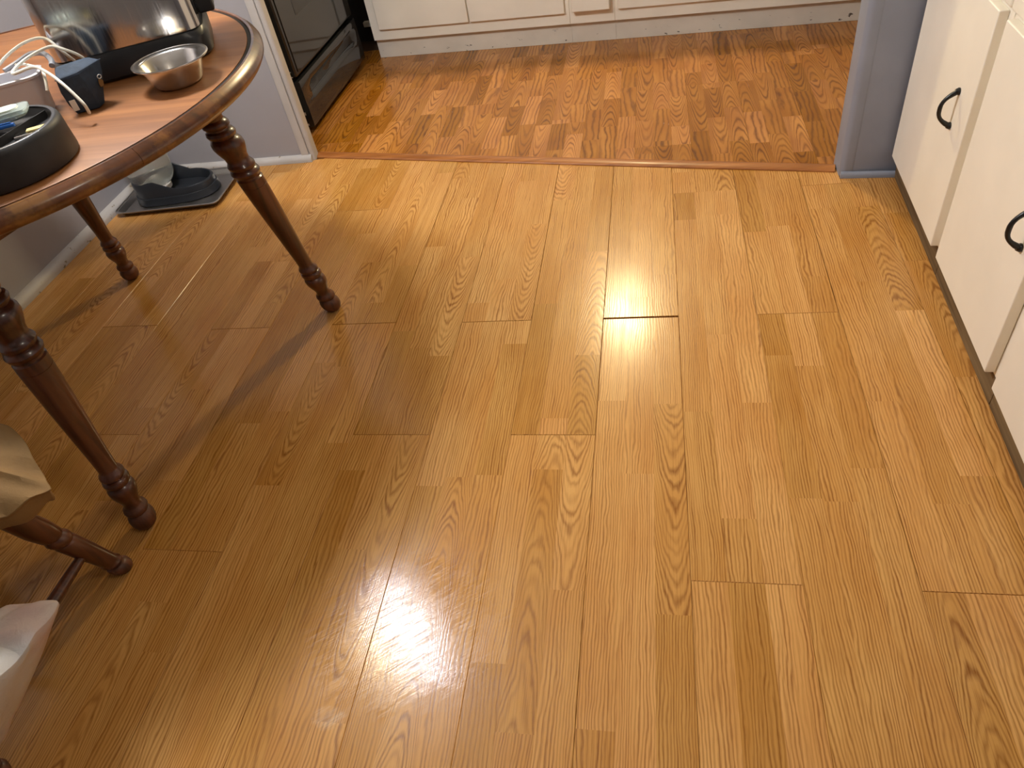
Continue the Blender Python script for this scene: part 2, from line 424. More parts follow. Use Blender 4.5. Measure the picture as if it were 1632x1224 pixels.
# ------------------------------------------------------------------ room shell
CE = 2.45
struct('ceiling', MB().box(-2.14, 2.0, -1.8, 4.35, CE, CE + 0.1), 'ceil')
struct('wall_left', MB().box(-2.17, -2.07, -1.8, 4.35, -0.03, CE), 'wall', 'grey wall beside the round table')
struct('wall_behind', MB().box(-2.04, 1.3, -1.8, -1.7, -0.03, CE), 'wall')
struct('wall_right', MB().box(1.3, 1.4, -1.8, 2.05, -0.03, CE), 'wall')
struct('wall_kitchen_back', MB().box(-2.04, 2.0, 4.25, 4.35, -0.03, CE), 'wall')
struct('wall_kitchen_right', MB().box(1.9, 2.0, 1.9, 4.25, -0.03, CE), 'wall')
wb = struct('wall_back', MB().box(-2.07, -1.345, WB, WB + 0.036, 0, CE), 'wall', 'grey wall end between the table corner and the black stove', bevel=0.003)
# corner bead of the wall end: vertical strip with a rounded outer edge
struct('trim_1', MB().prism(rrect(0.011, 0.022, 0.009, 5, -1.336, WB + 0.018), 0.0, CE), 'trim', 'off-white corner strip on the wall end beside the stove', smooth=True)
struct('trim_2', MB().prism(rrect(0.016, 0.0035, 0.003, 3, -1.362, WB - 0.003), 0.0, CE), 'trim', smooth=True)
wj = struct('wall_jamb', MB().box(0.585, 1.9, 2.135, 2.235, -0.005, CE), 'blue_wall', 'blue-grey wall stub beside the cream cabinets', bevel=0.002)
struct('trim_3', MB().prism(rrect(0.024, 0.052, 0.017, 6, 0.578, 2.186), 0.0, CE), 'blue_wall', 'rounded blue-grey corner strip on the wall stub', smooth=True)
def quarter(p0, p1, nrm, r=0.02, h=0.028):
    a = Vector(p0); b = Vector(p1); n = Vector(nrm).normalized(); loops = []
    prof = [(0, 0), (r, 0), (r, h * 0.35), (r * 0.9, h * 0.6), (r * 0.6, h * 0.88), (r * 0.25, h), (0, h)]
    for q in (a, b): loops.append([q + n * x + Vector((0, 0, z)) for x, z in prof])
    return MB().loft(loops)
struct('baseboard_left', quarter((-2.07, -1.7, 0), (-2.07, WB, 0), (1, 0, 0), 0.030, 0.034), 'trim', 'chipped white shoe moulding along the wall beside the table', smooth=True)
struct('baseboard_back', quarter((-2.02, WB, 0), (-1.335, WB, 0), (0, -1, 0), 0.02, 0.026), 'trim', smooth=True)
struct('baseboard_jamb', quarter((0.556, 2.136, 0), (0.715, 2.12, 0), (0, -1, 0), 0.010, 0.018), 'blue_wall', smooth=True)
# threshold bar
d = (TR - TL).normalized()
def thr(a, b):
    loops = []
    prof = [(-0.023, -0.008), (-0.023, 0.0035), (-0.019, 0.007), (-0.006, 0.0095), (0.006, 0.0095), (0.019, 0.006), (0.023, 0.002), (0.023, -0.008)]
    for q in (a, b): loops.append([q + TN * x + Vector((0, 0, z)) for x, z in prof])
    return MB().loft(loops)
struct('trim_4', thr(TL, TR - d * 0.004), 'thresh', 'brown wooden threshold bar across the kitchen opening', smooth=True)

# ------------------------------------------------------------------ cream cabinets on the right
RZ = math.atan(0.032)
def pull(parent, y, zc, h=0.080):
    # arched black pull; local x = -out of door
    pts = []
    for k in range(15):
        t = k / 14 * 2 - 1
        out = 0.029 * (1 - abs(t) ** 2.6) + 0.003
        pts.append((-out, y, zc + t * h / 2))
    rad = [0.0062, 0.0058, 0.0048, 0.0044, 0.0044, 0.0046, 0.005, 0.005, 0.005, 0.0046, 0.0044, 0.0044, 0.0048, 0.0058, 0.0062]
    mb = MB().tube(pts, rad, 10)
    for s in (-1, 1): mb.lathe([(0, 0.008), (0.003, 0.0085), (0.006, 0.007), (0.009, 0.0055)], 12, Matrix.Translation((0, y, zc + s * h / 2)) @ Matrix.Rotation(-PI / 2, 4, 'Y'))
    return mb.build('handle', 'iron', parent, smooth=True)
cab_lab = ['cream base cabinet with black pull, against the blue-grey wall stub', 'cream base cabinet with black pull, between the other two on the right', 'cream base cabinet at the right edge, nearest the camera']
# local frame: origin on the face-frame plane, x into the wall, y along the run
units = [(1.615, 2.118, 1.64, 2.112), (1.158, 1.613, 1.182, 1.592), (0.68, 1.156, 0.70, 1.136)]
for (u0, u1, dy0, dy1), lab in zip(units, cab_lab):
    t = thing('base_cabinet', lab, 'cabinet', (0.707, 2.16, 0), -RZ, 'cream cabinets along the right wall')
    f = lambda y: y - 2.16
    a, b = f(u0), f(u1)
    MB().box(0.0, 0.52, a + 0.0005, b - 0.0005, 0.062, 0.865).build('body', 'cream', t, bevel=0.0015)
    MB().box(0.0, 0.02, a, b, 0.0, 0.0618).build('toe_board', 'toe_wood', t, bevel=0.001)
    dr = MB().box(-0.0205, -0.0005, f(dy0), f(dy1), 0.07, 0.618).build('door', 'cream', t, bevel=0.0022, seg=3)
    h = pull(dr, f(dy0) + 0.088 if u0 > 1.6 else f(dy0) + 0.045, 0.382); h.location.x = -0.0205
    dw = MB().box(-0.0205, -0.0005, f(dy0), f(dy1), 0.675, 0.84).build('drawer', 'cream', t, bevel=0.0022, seg=3)
    MB().box(-0.012, -0.0003, a + 0.001, b - 0.001, 0.628, 0.662).build('rail', 'white_paint', t, bevel=0.006, seg=3)
tag(MB().box(-0.03, 0.53, -1.5, -0.032, 0.866, 0.9).build('worktop', 'toe_wood', None, bevel=0.006), 'worktop over the cream base cabinets on the right', 'worktop')
bpy.data.objects['worktop'].location = (0.707, 2.16, 0); bpy.data.objects['worktop'].rotation_euler = (0, 0, -RZ)

# ------------------------------------------------------------------ white kitchen cabinets at the back
KA = math.atan2(-0.184, 2.222)
K0 = (-1.352, 3.629, 0)
def kcab(u0, u1, label, doors=(), drawers=(), first=False):
    t = thing('kitchen_cabinet', label, 'cabinet', K0, KA, 'white base cabinets along the kitchen back')
    MB().box(u0, u1 - 0.0004, 0.0, 0.5, 0.0, 0.089).build('kick_board', 'kick', t, bevel=0.001)
    MB().box(u0, u1 - 0.0004, -0.022, 0.5, 0.0895, 0.86).build('body', 'white_paint', t, bevel=0.0015)
    for a, b, hx in doors:
        dr = MB().box(a, b, -0.037, -0.0225, 0.14, 0.66).build('door', 'white_paint', t, bevel=0.003, seg=2)
        if hx is not None:
            pts = [(hx, -0.037 - 0.026 * (1 - abs(q) ** 2.6) - 0.002, 0.40 + q * 0.06) for q in [i / 7 - 1 for i in range(15)]]
            MB().tube(pts, 0.005, 8).build('handle', 'iron', dr, smooth=True)
    for a, b, z0, z1 in drawers:
        MB().box(a, b, -0.055, -0.0225, z0, z1).build('drawer', 'white_paint', t, bevel=0.003, seg=2)
    return t
kcab(0.0, 0.985, 'white two-door base cabinet next to the black stove', [(0.045, 0.505, 0.075), (0.511, 0.965, None)], [(0.045, 0.505, 0.69, 0.83), (0.511, 0.965, 0.69, 0.83)])
kcab(0.985, 1.19, 'narrow white cabinet with projecting drawer front in the kitchen row', [], [(1.0, 1.172, 0.148, 0.38), (1.0, 1.172, 0.40, 0.62), (1.0, 1.172, 0.65, 0.83)])
kcab(1.19, 2.3, 'long white base cabinet reaching the blue-grey wall stub', [(1.205, 1.73, None), (1.736, 2.26, None)], [(1.205, 1.73, 0.69, 0.83), (1.736, 2.26, 0.69, 0.83)])
wk = MB().box(-0.0, 2.3, -0.05, 0.5, 0.861, 0.9).build('worktop', 'wall', None, bevel=0.006)
wk.location = K0; wk.rotation_euler = (0, 0, KA); tag(wk, 'worktop over the white kitchen cabinets', 'worktop')

# ------------------------------------------------------------------ black stove
SX, SY0, SY1 = -1.41, 2.785, 3.56
st = thing('kitchen_range', 'black freestanding stove with dark glass oven door and bottom drawer', 'stove', (SX - 0.3, (SY0 + SY1) / 2, 0))
lx = lambda x: x - st.location.x
ly = lambda y: y - st.location.y
MB().box(lx(-2.03), lx(SX - 0.045), ly(SY0), ly(SY1), 0.03, 0.9).build('body', 'black_enamel', st, bevel=0.004)
MB().box(lx(-2.0), lx(SX - 0.07), ly(SY0) + 0.02, ly(SY1) - 0.02, 0.001, 0.0295).build('plinth', 'dark', st)
od = MB().box(lx(SX - 0.0445), lx(SX), ly(SY0) + 0.004, ly(SY1) - 0.004, 0.235, 0.76).build('oven_door', 'black_enamel', st, bevel=0.008, seg=3)
MB().box(lx(SX + 0.0003), lx(SX + 0.003), ly(SY0) + 0.03, ly(SY1) - 0.03, 0.25, 0.745).build('door_glass', 'oven_glass', od, bevel=0.001)
MB().box(lx(SX + 0.0032), lx(SX + 0.004), ly(SY0) + 0.17, ly(SY1) - 0.17, 0.42, 0.62).build('window', 'dark', od)
MB().tube([(lx(SX + 0.001), ly(SY0) + 0.1, 0.71), (lx(SX + 0.045), ly(SY0) + 0.1, 0.71), (lx(SX + 0.05), ly(SY0) + 0.12, 0.71), (lx(SX + 0.05), ly(SY1) - 0.12, 0.71), (lx(SX + 0.045), ly(SY1) - 0.1, 0.71), (lx(SX + 0.001), ly(SY1) - 0.1, 0.71)], 0.01, 10).build('handle', 'black_enamel', od, smooth=True)
# storage drawer with a pressed grip hollow along its top
prof = [(0.0, 0.03), (0.004, 0.032), (0.006, 0.05), (0.006, 0.115), (0.004, 0.128), (-0.014, 0.137), (-0.016, 0.16), (-0.012, 0.178), (0.003, 0.188), (0.003, 0.214), (0.0, 0.218)]
dwr = MB()
def ring_at(y, flat):
    return [(lx(SX + (x if not flat else (x if z > 0.18 or z < 0.12 else 0.004))), y, z) for x, z in prof] + [(lx(SX - 0.0445), y, 0.218), (lx(SX - 0.0445), y, 0.03)]
ys = [ly(SY0) + 0.004, ly(SY0) + 0.085, ly(SY0) + 0.115, ly(SY1) - 0.115, ly(SY1) - 0.085, ly(SY1) - 0.004]
dwr.loft([ring_at(ys[0], True), ring_at(ys[1], True), ring_at(ys[2], False), ring_at(ys[3], False), ring_at(ys[4], True), ring_at(ys[5], True)])
dwr.build('drawer', 'oven_glass', st, smooth=True)
for (yy, zz, w_, h_) in ((0, 0.07, 0.004, 0.012), (0, 0.026, 0.003, 0.008), (0, 0.225, 0.003, 0.004), (0, 0.245, 0.002, 0.004)):
    MB().box(lx(SX - 0.02 - w_), lx(SX - 0.02 + w_), ly(SY0) + 0.0028, ly(SY0) + 0.0042, zz + 0.012, zz + 0.012 + h_).build('paint_chip', 'chip', st)
# dark gap between stove and cabinets: a dark board put in for the shade, and a pale metal rail
t = thing('gap_shade_panel', 'dark board standing in for the shade in the gap between stove and white cabinets', 'panel', (-1.43, 3.9, 0))
MB().box(-0.58, 0.075, 0, 0.018, 0.0, 0.86).build('board', 'dark', t, bevel=0.002)
MB().box(-0.06, 0.03, -0.03, -0.0005, 0.080, 0.104).build('rail', 'white_plastic', t, bevel=0.002)
MB().box(-0.03, 0.0, -0.012, -0.0005, 0.0, 0.07).build('cleat', 'toe_wood', t, bevel=0.002)

# ------------------------------------------------------------------ round table
TC = Vector((-1.424, 1.29, 0)); TZ = 0.76
tb = thing('round_table', 'round wooden dining table with dark rim and turned legs', 'table', TC, 0)
R_IN = 0.619; R_OUT = 0.645
MB().lathe([(TZ - 0.03, R_IN - 0.003), (TZ - 0.0005, R_IN - 0.003), (TZ, R_IN - 0.0045)], 128).build('tabletop', 'top_lam', tb, smooth=True)
MB().lathe([(TZ - 0.02, R_IN - 0.0028), (TZ - 0.002, R_IN - 0.0028), (TZ - 0.002, R_IN + 0.005), (TZ - 0.02, R_IN + 0.005), (TZ - 0.02, R_IN - 0.0028)], 128, caps=False).build('inlay_line', 'black_line', tb, smooth=True)
# rim in four bent pieces, each a quarter
rimprof = [(R_IN + 0.0052, TZ - 0.034), (R_IN + 0.0052, TZ - 0.002), (R_IN + 0.0065, TZ + 0.0005), (R_IN + 0.012, TZ + 0.0008), (R_OUT - 0.011, TZ - 0.002), (R_OUT - 0.004, TZ - 0.008), (R_OUT, TZ - 0.016),
           (R_OUT - 0.001, TZ - 0.024), (R_OUT - 0.006, TZ - 0.031), (R_OUT - 0.014, TZ - 0.0345), (R_OUT - 0.024, TZ - 0.036)]
for q in range(4):
    loops = []
    a0 = math.radians(-24.5 + 90 * q) + 0.0006; a1 = math.radians(65.5 + 90 * q) - 0.0006
    for k in range(33):
        a = a0 + (a1 - a0) * k / 32; loops.append([(r * math.cos(a), r * math.sin(a), z) for r, z in rimprof])
    MB().loft(loops).build('rim', 'rim_wood', tb, smooth=True)
legs = [(0.4955, 0.281), (0.304, -0.4836), (-0.294, 0.486), (-0.4955, -0.281)]
FEET = [(0.499, 0.277), (0.302, -0.484), (-0.294, 0.486), (-0.499, -0.277)]
prof_leg = [(0.066, 0.0195), (0.072, 0.0185), (0.080, 0.0195), (0.092, 0.0245), (0.104, 0.0285), (0.115, 0.0295), (0.122, 0.0275), (0.126, 0.0235), (0.130, 0.027), (0.136, 0.0285), (0.142, 0.027), (0.145, 0.0225),
            (0.149, 0.026), (0.154, 0.0265), (0.159, 0.0245), (0.164, 0.0205), (0.17, 0.0195), (0.20, 0.0205), (0.27, 0.0245), (0.34, 0.0285), (0.41, 0.0315), (0.425, 0.032), (0.4255, 0.0312), (0.427, 0.0312), (0.4275, 0.0322), (0.446, 0.0325),
            (0.449, 0.0295), (0.453, 0.0295), (0.457, 0.034), (0.464, 0.0365), (0.471, 0.034), (0.474, 0.030), (0.478, 0.033), (0.484, 0.034), (0.489, 0.031), (0.495, 0.0275), (0.507, 0.0285), (0.522, 0.0345), (0.535, 0.0385), (0.546, 0.038),
            (0.554, 0.033), (0.557, 0.029), (0.561, 0.033), (0.568, 0.0355), (0.575, 0.033), (0.578, 0.028), (0.582, 0.028), (0.586, 0.032), (0.592, 0.033), (0.598, 0.030), (0.602, 0.0255), (0.61, 0.027), (0.618, 0.030), (0.626, 0.029), (0.632, 0.025), (0.640, 0.026)]
prof_foot = [(0.0, 0.012), (0.002, 0.017), (0.008, 0.0235), (0.018, 0.0275), (0.028, 0.0285), (0.037, 0.0265), (0.042, 0.0225), (0.044, 0.021), (0.047, 0.0245), (0.053, 0.0265), (0.059, 0.025), (0.063, 0.0205), (0.066, 0.0195)]
SPL = 0.80                                                # legs lean in: foot radius * SPL at the top
for (fx, fy) in FEET:
    top = Vector((fx * SPL, fy * SPL, 0.70)); bot = Vector((fx, fy, 0.0))
    sh = Matrix(((1, 0, (top.x - bot.x) / 0.70, bot.x), (0, 1, (top.y - bot.y) / 0.70, bot.y), (0, 0, 1, 0), (0, 0, 0, 1)))
    lg = MB().lathe(prof_leg, 28, sh).build('leg', 'leg_wood', tb, smooth=True)
    MB().lathe(prof_foot, 28, sh).build('foot', 'foot_wood', lg, smooth=True)
    ang = math.atan2(fy, fx)
    blk = sh @ Matrix.Rotation(ang, 4, 'Z')
    mb = MB(); sq = rrect(0.03, 0.03, 0.003, 2)
    mb.loft([[tuple(blk @ Vector((x, y, z))) for x, y in sq] for z in (0.6402, 0.7235)])
    mb.build('leg_block', 'leg_wood', lg, smooth=True)
# apron: square frame of four moulded boards between the leg blocks
for i in range(4):
    order = [0, 2, 3, 1]
    a = FEET[order[i]]; b = FEET[order[(i + 1) % 4]]
    A = Vector((a[0] * SPL, a[1] * SPL, 0)); B = Vector((b[0] * SPL, b[1] * SPL, 0)); dd = (B - A).normalized(); nn = Vector((dd.y, -dd.x, 0))
    if nn.dot(A + B) < 0: nn = -nn
    A += dd * 0.036; B -= dd * 0.036
    pr = [(0.0, 0.645), (0.017, 0.645), (0.020, 0.649), (0.020, 0.655), (0.014, 0.660), (0.012, 0.67), (0.012, 0.7235), (0.0, 0.7235)]
    MB().loft([[q + nn * (x + 0.006) + Vector((0, 0, z)) for x, z in pr] for q in (A, B)]).build('apron', 'leg_wood', tb, smooth=True)

# ------------------------------------------------------------------ things on the table
# stainless appliance
AP = Vector((-1.085, 1.487, TZ + 0.001)); AR = math.radians(27)
ap = thing('countertop_appliance', 'boxy stainless steel appliance with black plastic base on the table', 'appliance', AP, AR)
hx, hy = 0.155, 0.118
def rr_loop(hx, hy, r, z, n=6): return [(x, y, z) for x, y in rrect(hx, hy, r, n)]
MB().loft([rr_loop(hx - 0.006, hy - 0.006, 0.045, 0), rr_loop(hx, hy, 0.05, 0.006), rr_loop(hx + 0.002, hy + 0.002, 0.05, 0.04), rr_loop(hx - 0.004, hy - 0.004, 0.05, 0.052), rr_loop(hx - 0.01, hy - 0.01, 0.045, 0.054)]).build('base', 'black_plastic', ap, smooth=True)
MB().loft([rr_loop(hx - 0.009, hy - 0.009, 0.03, 0.0545), rr_loop(hx - 0.009, hy - 0.009, 0.03, 0.36)]).build('housing', 'steel', ap, smooth=True)
MB().loft([rr_loop(hx - 0.004, hy - 0.004, 0.045, 0.3602), rr_loop(hx - 0.004, hy - 0.004, 0.045, 0.385), rr_loop(hx - 0.03, hy - 0.03, 0.04, 0.40)]).build('lid', 'black_plastic', ap, smooth=True)
MB().box(hx - 0.008, hx + 0.026, 0.0, 0.07, 0.0545, 0.095).build('latch', 'black_plastic', ap, bevel=0.004)
# steel bowl
bw = thing('steel_bowl', 'small stainless steel bowl with flared rim on the table edge', 'bowl', (-0.905, 1.313, TZ + 0.0005)); bw.scale = (0.9, 0.9, 0.84)
MB().lathe([(0.0, 0.002), (0.0, 0.044), (0.002, 0.049), (0.008, 0.053), (0.05, 0.0665), (0.0525, 0.0715), (0.0535, 0.078), (0.052, 0.0795), (0.0548, 0.0792), (0.0552, 0.077), (0.0535, 0.0705), (0.05, 0.0655), (0.010, 0.0515), (0.004, 0.047), (0.0025, 0.040), (0.0025, 0.002)], 64, caps=False).build('body', 'bowl_steel', bw, smooth=True)
MB().lathe([(0.0552, 0.0785), (0.0562, 0.0795), (0.0560, 0.081), (0.0545, 0.0815), (0.0532, 0.081), (0.0528, 0.0798), (0.0552, 0.0785)], 64, caps=False).build('rolled_rim', 'bowl_steel', bw, smooth=True)
# black round organiser
OC = Vector((-1.055, 0.99, TZ + 0.0005)); OS = 0.74
og = thing('desk_organizer', 'round black plastic organizer tray full of small items on the table', 'organizer', OC, 0); og.scale = (OS, OS, OS * 1.04)
MB().lathe([(0.0, 0.140), (0.003, 0.1475), (0.008, 0.1495), (0.070, 0.1475), (0.079, 0.145), (0.082, 0.141), (0.080, 0.1375), (0.075, 0.133), (0.064, 0.128), (0.061, 0.124), (0.060, 0.002)], 72).build('body', 'soft_black', og, smooth=True)
MB().lathe([(0.0822, 0.1325), (0.0832, 0.134), (0.0832, 0.1395), (0.0822, 0.1412), (0.0815, 0.137), (0.0822, 0.1325)], 72, caps=False).build('rim_band', 'dark', og, smooth=True)
MB().prism([(0.02, -0.128), (0.022, -0.128), (0.060, 0.115), (0.058, 0.115)], 0.0602, 0.077).build('divider', 'soft_black', og)
MB().prism([(-0.1, 0.010), (0.042, 0.010), (0.042, 0.012), (-0.1, 0.012)], 0.0602, 0.076).build('divider', 'soft_black', og)
def rest(x, y, z): return (OC.x + x * OS, OC.y + y * OS, TZ + 0.0005 + z * OS * 1.04)
t = thing('lidded_case', 'pale mint oval case with clear lid in the black organizer', 'case', rest(-0.012, 0.070, 0.078), 0.55); t.scale = (OS, OS, OS)
MB().loft([rr_loop(0.052 * k, 0.028 * k, 0.026 * k, z) for k, z in ((0.8, 0), (0.97, 0.005), (1, 0.012))]).build('case', 'mint', t, smooth=True)
MB().loft([rr_loop(0.058 * k, 0.033 * k, 0.012 * k, z) for k, z in ((1, 0.0125), (1, 0.019), (0.96, 0.021))]).build('lid', 'lid_glass', t, smooth=True)
MB().loft([rr_loop(0.040 * k, 0.022 * k, 0.02 * k, z) for k, z in ((1, 0.0212), (0.95, 0.0245), (0.7, 0.0255))]).build('cap', 'mint', t, smooth=True)
t = thing('pen', 'blue plastic pen across the black organizer', 'pen', rest(-0.005, 0.008, 0.079), 0.42); t.scale = (OS, OS, OS)
MB().tube([(-0.075, 0, 0.0045), (0.04, 0, 0.0045), (0.055, 0, 0.0045)], [0.0045, 0.0045, 0.004], 10).build('barrel', 'blue', t, smooth=True)
MB().box(0.005, 0.05, -0.0012, 0.0012, 0.0092, 0.0112).build('clip', 'blue', t)
t = thing('paper_packet', 'silver and yellow packet in the black organizer', 'packet', rest(0.082, 0.030, 0.0605), 0.5); t.scale = (OS, OS, OS)
MB().box(-0.04, 0.035, -0.02, 0.02, 0, 0.008).build('wrapper', 'steel', t, bevel=0.003)
MB().box(-0.012, 0.03, -0.012, 0.006, 0.0082, 0.012).build('sticker', 'yellow', t, bevel=0.001)
t = thing('grey_clip', 'grey plastic clip lying in the black organizer', 'clip', rest(-0.005, -0.045, 0.0605), 0.3); t.scale = (OS, OS, OS)
MB().loft([rr_loop(0.035 * k, 0.018, 0.012, z) for k, z in ((0.9, 0), (1, 0.006), (0.8, 0.02))]).build('jaw', 'hose', t, smooth=True)
# grey tub
GT = Vector((-1.205, 1.212, TZ + 0.0005))
t = thing('plastic_tub', 'light grey plastic tub holding cables behind the black organizer', 'tub', GT, 0.54); t.scale = (0.62, 0.55, 0.68)
lo = lambda kx, ky, z: rr_loop(0.125 * kx, 0.07 * ky, 0.045, z)
MB().loft([lo(0.86, 0.84, 0), lo(0.9, 0.88, 0.004), lo(0.99, 0.98, 0.098), lo(1.05, 1.07, 0.10), lo(1.055, 1.075, 0.106), lo(1.0, 1.0, 0.108), lo(0.96, 0.95, 0.105), lo(0.86, 0.83, 0.006)]).build('bin', 'grey_plastic', t, smooth=True)
# navy pouch
t = thing('fabric_pouch', 'dark navy fabric pouch with a small charm beside the grey tub', 'pouch', (-1.05, 1.235, TZ + 0.0005), 0.62); t.scale = (0.66, 0.7, 0.66)
MB().loft([[(-0.05, -0.022, 0), (0.012, -0.03, 0), (0.03, 0.0, 0), (0.018, 0.03, 0), (-0.04, 0.03, 0)],
           [(-0.058, -0.028, 0.03), (0.018, -0.038, 0.03), (0.045, 0.0, 0.035), (0.03, 0.034, 0.035), (-0.045, 0.034, 0.03)],
           [(-0.06, -0.03, 0.065), (0.015, -0.042, 0.07), (0.066, -0.004, 0.082), (0.045, 0.034, 0.085), (-0.05, 0.034, 0.075)],
           [(-0.055, -0.026, 0.098), (0.005, -0.036, 0.104), (0.074, -0.002, 0.112), (0.048, 0.028, 0.118), (-0.05, 0.03, 0.112)],
           [(-0.045, -0.015, 0.108), (0.002, -0.018, 0.114), (0.05, 0.0, 0.119), (0.03, 0.018, 0.122), (-0.04, 0.02, 0.12)]]).build('body', 'fabric', t, bevel=0.004, seg=3)
MB().tube([(-0.057, -0.029, 0.099), (0.005, -0.039, 0.105), (0.075, -0.003, 0.113)], 0.0016, 6).build('seam', 'fabric', t, smooth=True)
MB().tube([(0.052 + 0.005 * math.cos(a), -0.026 + 0.003 * math.cos(a), 0.077 + 0.005 * math.sin(a)) for a in [2 * PI * k / 12 for k in range(12)]], 0.0012, 6, True).build('ring', 'chip', t, smooth=True)
MB().loft([[(0.043, -0.026, 0.05), (0.052, -0.021, 0.05), (0.050, -0.018, 0.05), (0.041, -0.023, 0.05)], [(0.043, -0.032, 0.062), (0.056, -0.023, 0.064), (0.054, -0.018, 0.064), (0.042, -0.026, 0.062)], [(0.046, -0.028, 0.07), (0.052, -0.024, 0.07), (0.051, -0.021, 0.07), (0.045, -0.025, 0.07)]]).build('charm', 'tan', t, smooth=True)
MB().box(-0.052, -0.036, -0.034, -0.0315, 0.012, 0.042).build('tag', 'white_plastic', t, bevel=0.001)
# cables
def cord(name, pts, r, mat, label, cat):
    o = MB().tube(spline(pts, 8), r, 8).build(name, mat, smooth=True); tag(o, label, cat); return o
Z = TZ
cord('charging_cable', [(-1.070, 1.302, Z + 0.03), (-1.066, 1.292, Z + 0.07), (-1.085, 1.275, Z + 0.096), (-1.115, 1.28, Z + 0.101), (-1.152, 1.257, Z + 0.093), (-1.160, 1.222, Z + 0.086), (-1.148, 1.203, Z + 0.084), (-1.11, 1.212, Z + 0.089), (-1.07, 1.19, Z + 0.085), (-1.030, 1.166, Z + 0.070), (-1.0, 1.152, Z + 0.040), (-0.997, 1.152, Z + 0.026), (-1.0, 1.155, Z + 0.018)], 0.0029, 'cable',
     'white cable looped over the grey tub and navy pouch', 'cable')
cord('charging_cable', [(-1.195, 1.268, Z + 0.080), (-1.175, 1.262, Z + 0.082), (-1.14, 1.242, Z + 0.083), (-1.105, 1.222, Z + 0.080), (-1.085, 1.195, Z + 0.070), (-1.083, 1.183, Z + 0.055)], 0.0026, 'cable',
     'short white cable lying across the grey tub rim', 'cable')
cord('charging_cable', [(-1.225, 1.235, Z + 0.078), (-1.20, 1.262, Z + 0.098), (-1.165, 1.285, Z + 0.112), (-1.13, 1.298, Z + 0.112), (-1.100, 1.288, Z + 0.090), (-1.088, 1.300, Z + 0.055), (-1.085, 1.302, Z + 0.03)], 0.0027, 'cable',
     'white cable arching highest behind the navy pouch', 'cable')
cord('grey_hose', [(-1.215, 1.255, Z + 0.075), (-1.2, 1.28, Z + 0.080), (-1.175, 1.297, Z + 0.088), (-1.143, 1.29, Z + 0.088), (-1.11, 1.262, Z + 0.083), (-1.10, 1.245, Z + 0.078)], 0.0052, 'hose',
     'thick grey hose curled on top of the grey tub', 'hose')

# ------------------------------------------------------------------ pet waterer on a baking tray
tr = thing('baking_tray', 'flat steel baking tray on the floor under the pet waterer', 'tray', (-1.824, 2.340, 0.0006), 0.07); tr.scale = (1.045, 1.02, 1)
def lp(hx, hy, r, z): return [(x, y, z) for x, y in rrect(hx, hy, r, 5)]
MB().loft([lp(0.185, 0.125, 0.02, 0), lp(0.197, 0.137, 0.026, 0.017), lp(0.203, 0.143, 0.03, 0.018), lp(0.203, 0.143, 0.03, 0.0195), lp(0.195, 0.135, 0.025, 0.0192), lp(0.183, 0.123, 0.019, 0.0018)]).build('pan', 'tray_steel', tr, smooth=True)
MB().tube([(x, y, 0.0195) for x, y in rrect(0.203, 0.143, 0.03, 5)], 0.003, 8, True).build('rolled_rim', 'tray_steel', tr, smooth=True)
pw = thing('pet_waterer', 'black pet water dispenser base with cloudy clear jug on the tray', 'pet dish', (-1.83, 2.345, 0.0030), 0.1)
def egg(k, z, zfun=None, n=40):
    pts = []
    for i in range(n):
        a = 2 * PI * i / n; x = math.cos(a); y = math.sin(a)
        ex = 0.165 * math.copysign(abs(x) ** 0.75, x); ey = (0.098 + 0.012 * (-x)) * math.copysign(abs(y) ** 0.8, y)
        if -0.4 < x < 0.25: ey *= 0.95
        pts.append((ex * k, ey * k, z + (zfun(ex) if zfun else 0)))
    return pts
rise = lambda x: 0.032 * (1 / (1 + math.exp(max(-40, min(40, (x + 0.015) * 70))))) + 0.012 * max(0.0, math.cos(min(PI / 2, abs(x + 0.02) * 25)))
MB().loft([egg(0.97, 0), egg(1.0, 0.004), egg(0.975, 0.028), egg(0.972, 0.030), egg(0.94, 0.031), egg(0.93, 0.052, rise), egg(0.90, 0.057, rise), egg(0.87, 0.054, rise), egg(0.82, 0.022), egg(0.4, 0.020)]).build('base', 'slate', pw, smooth=True)
jg = MB().lathe([(0.045, 0.02), (0.046, 0.05), (0.056, 0.06), (0.066, 0.072), (0.082, 0.080), (0.115, 0.085), (0.20, 0.086), (0.205, 0.083), (0.215, 0.084), (0.27, 0.083), (0.30, 0.070), (0.31, 0.045), (0.312, 0.006)], 48, Matrix.Translation((-0.075, 0.0, 0.0))).build('jug', 'jug', pw, smooth=True)
MB().lathe([(0.03, 0.03), (0.03, 0.052), (0.045, 0.052), (0.0449, 0.03)], 40, Matrix.Translation((-0.075, 0.0, 0.0))).build('spout', 'white_plastic', jg, smooth=True)

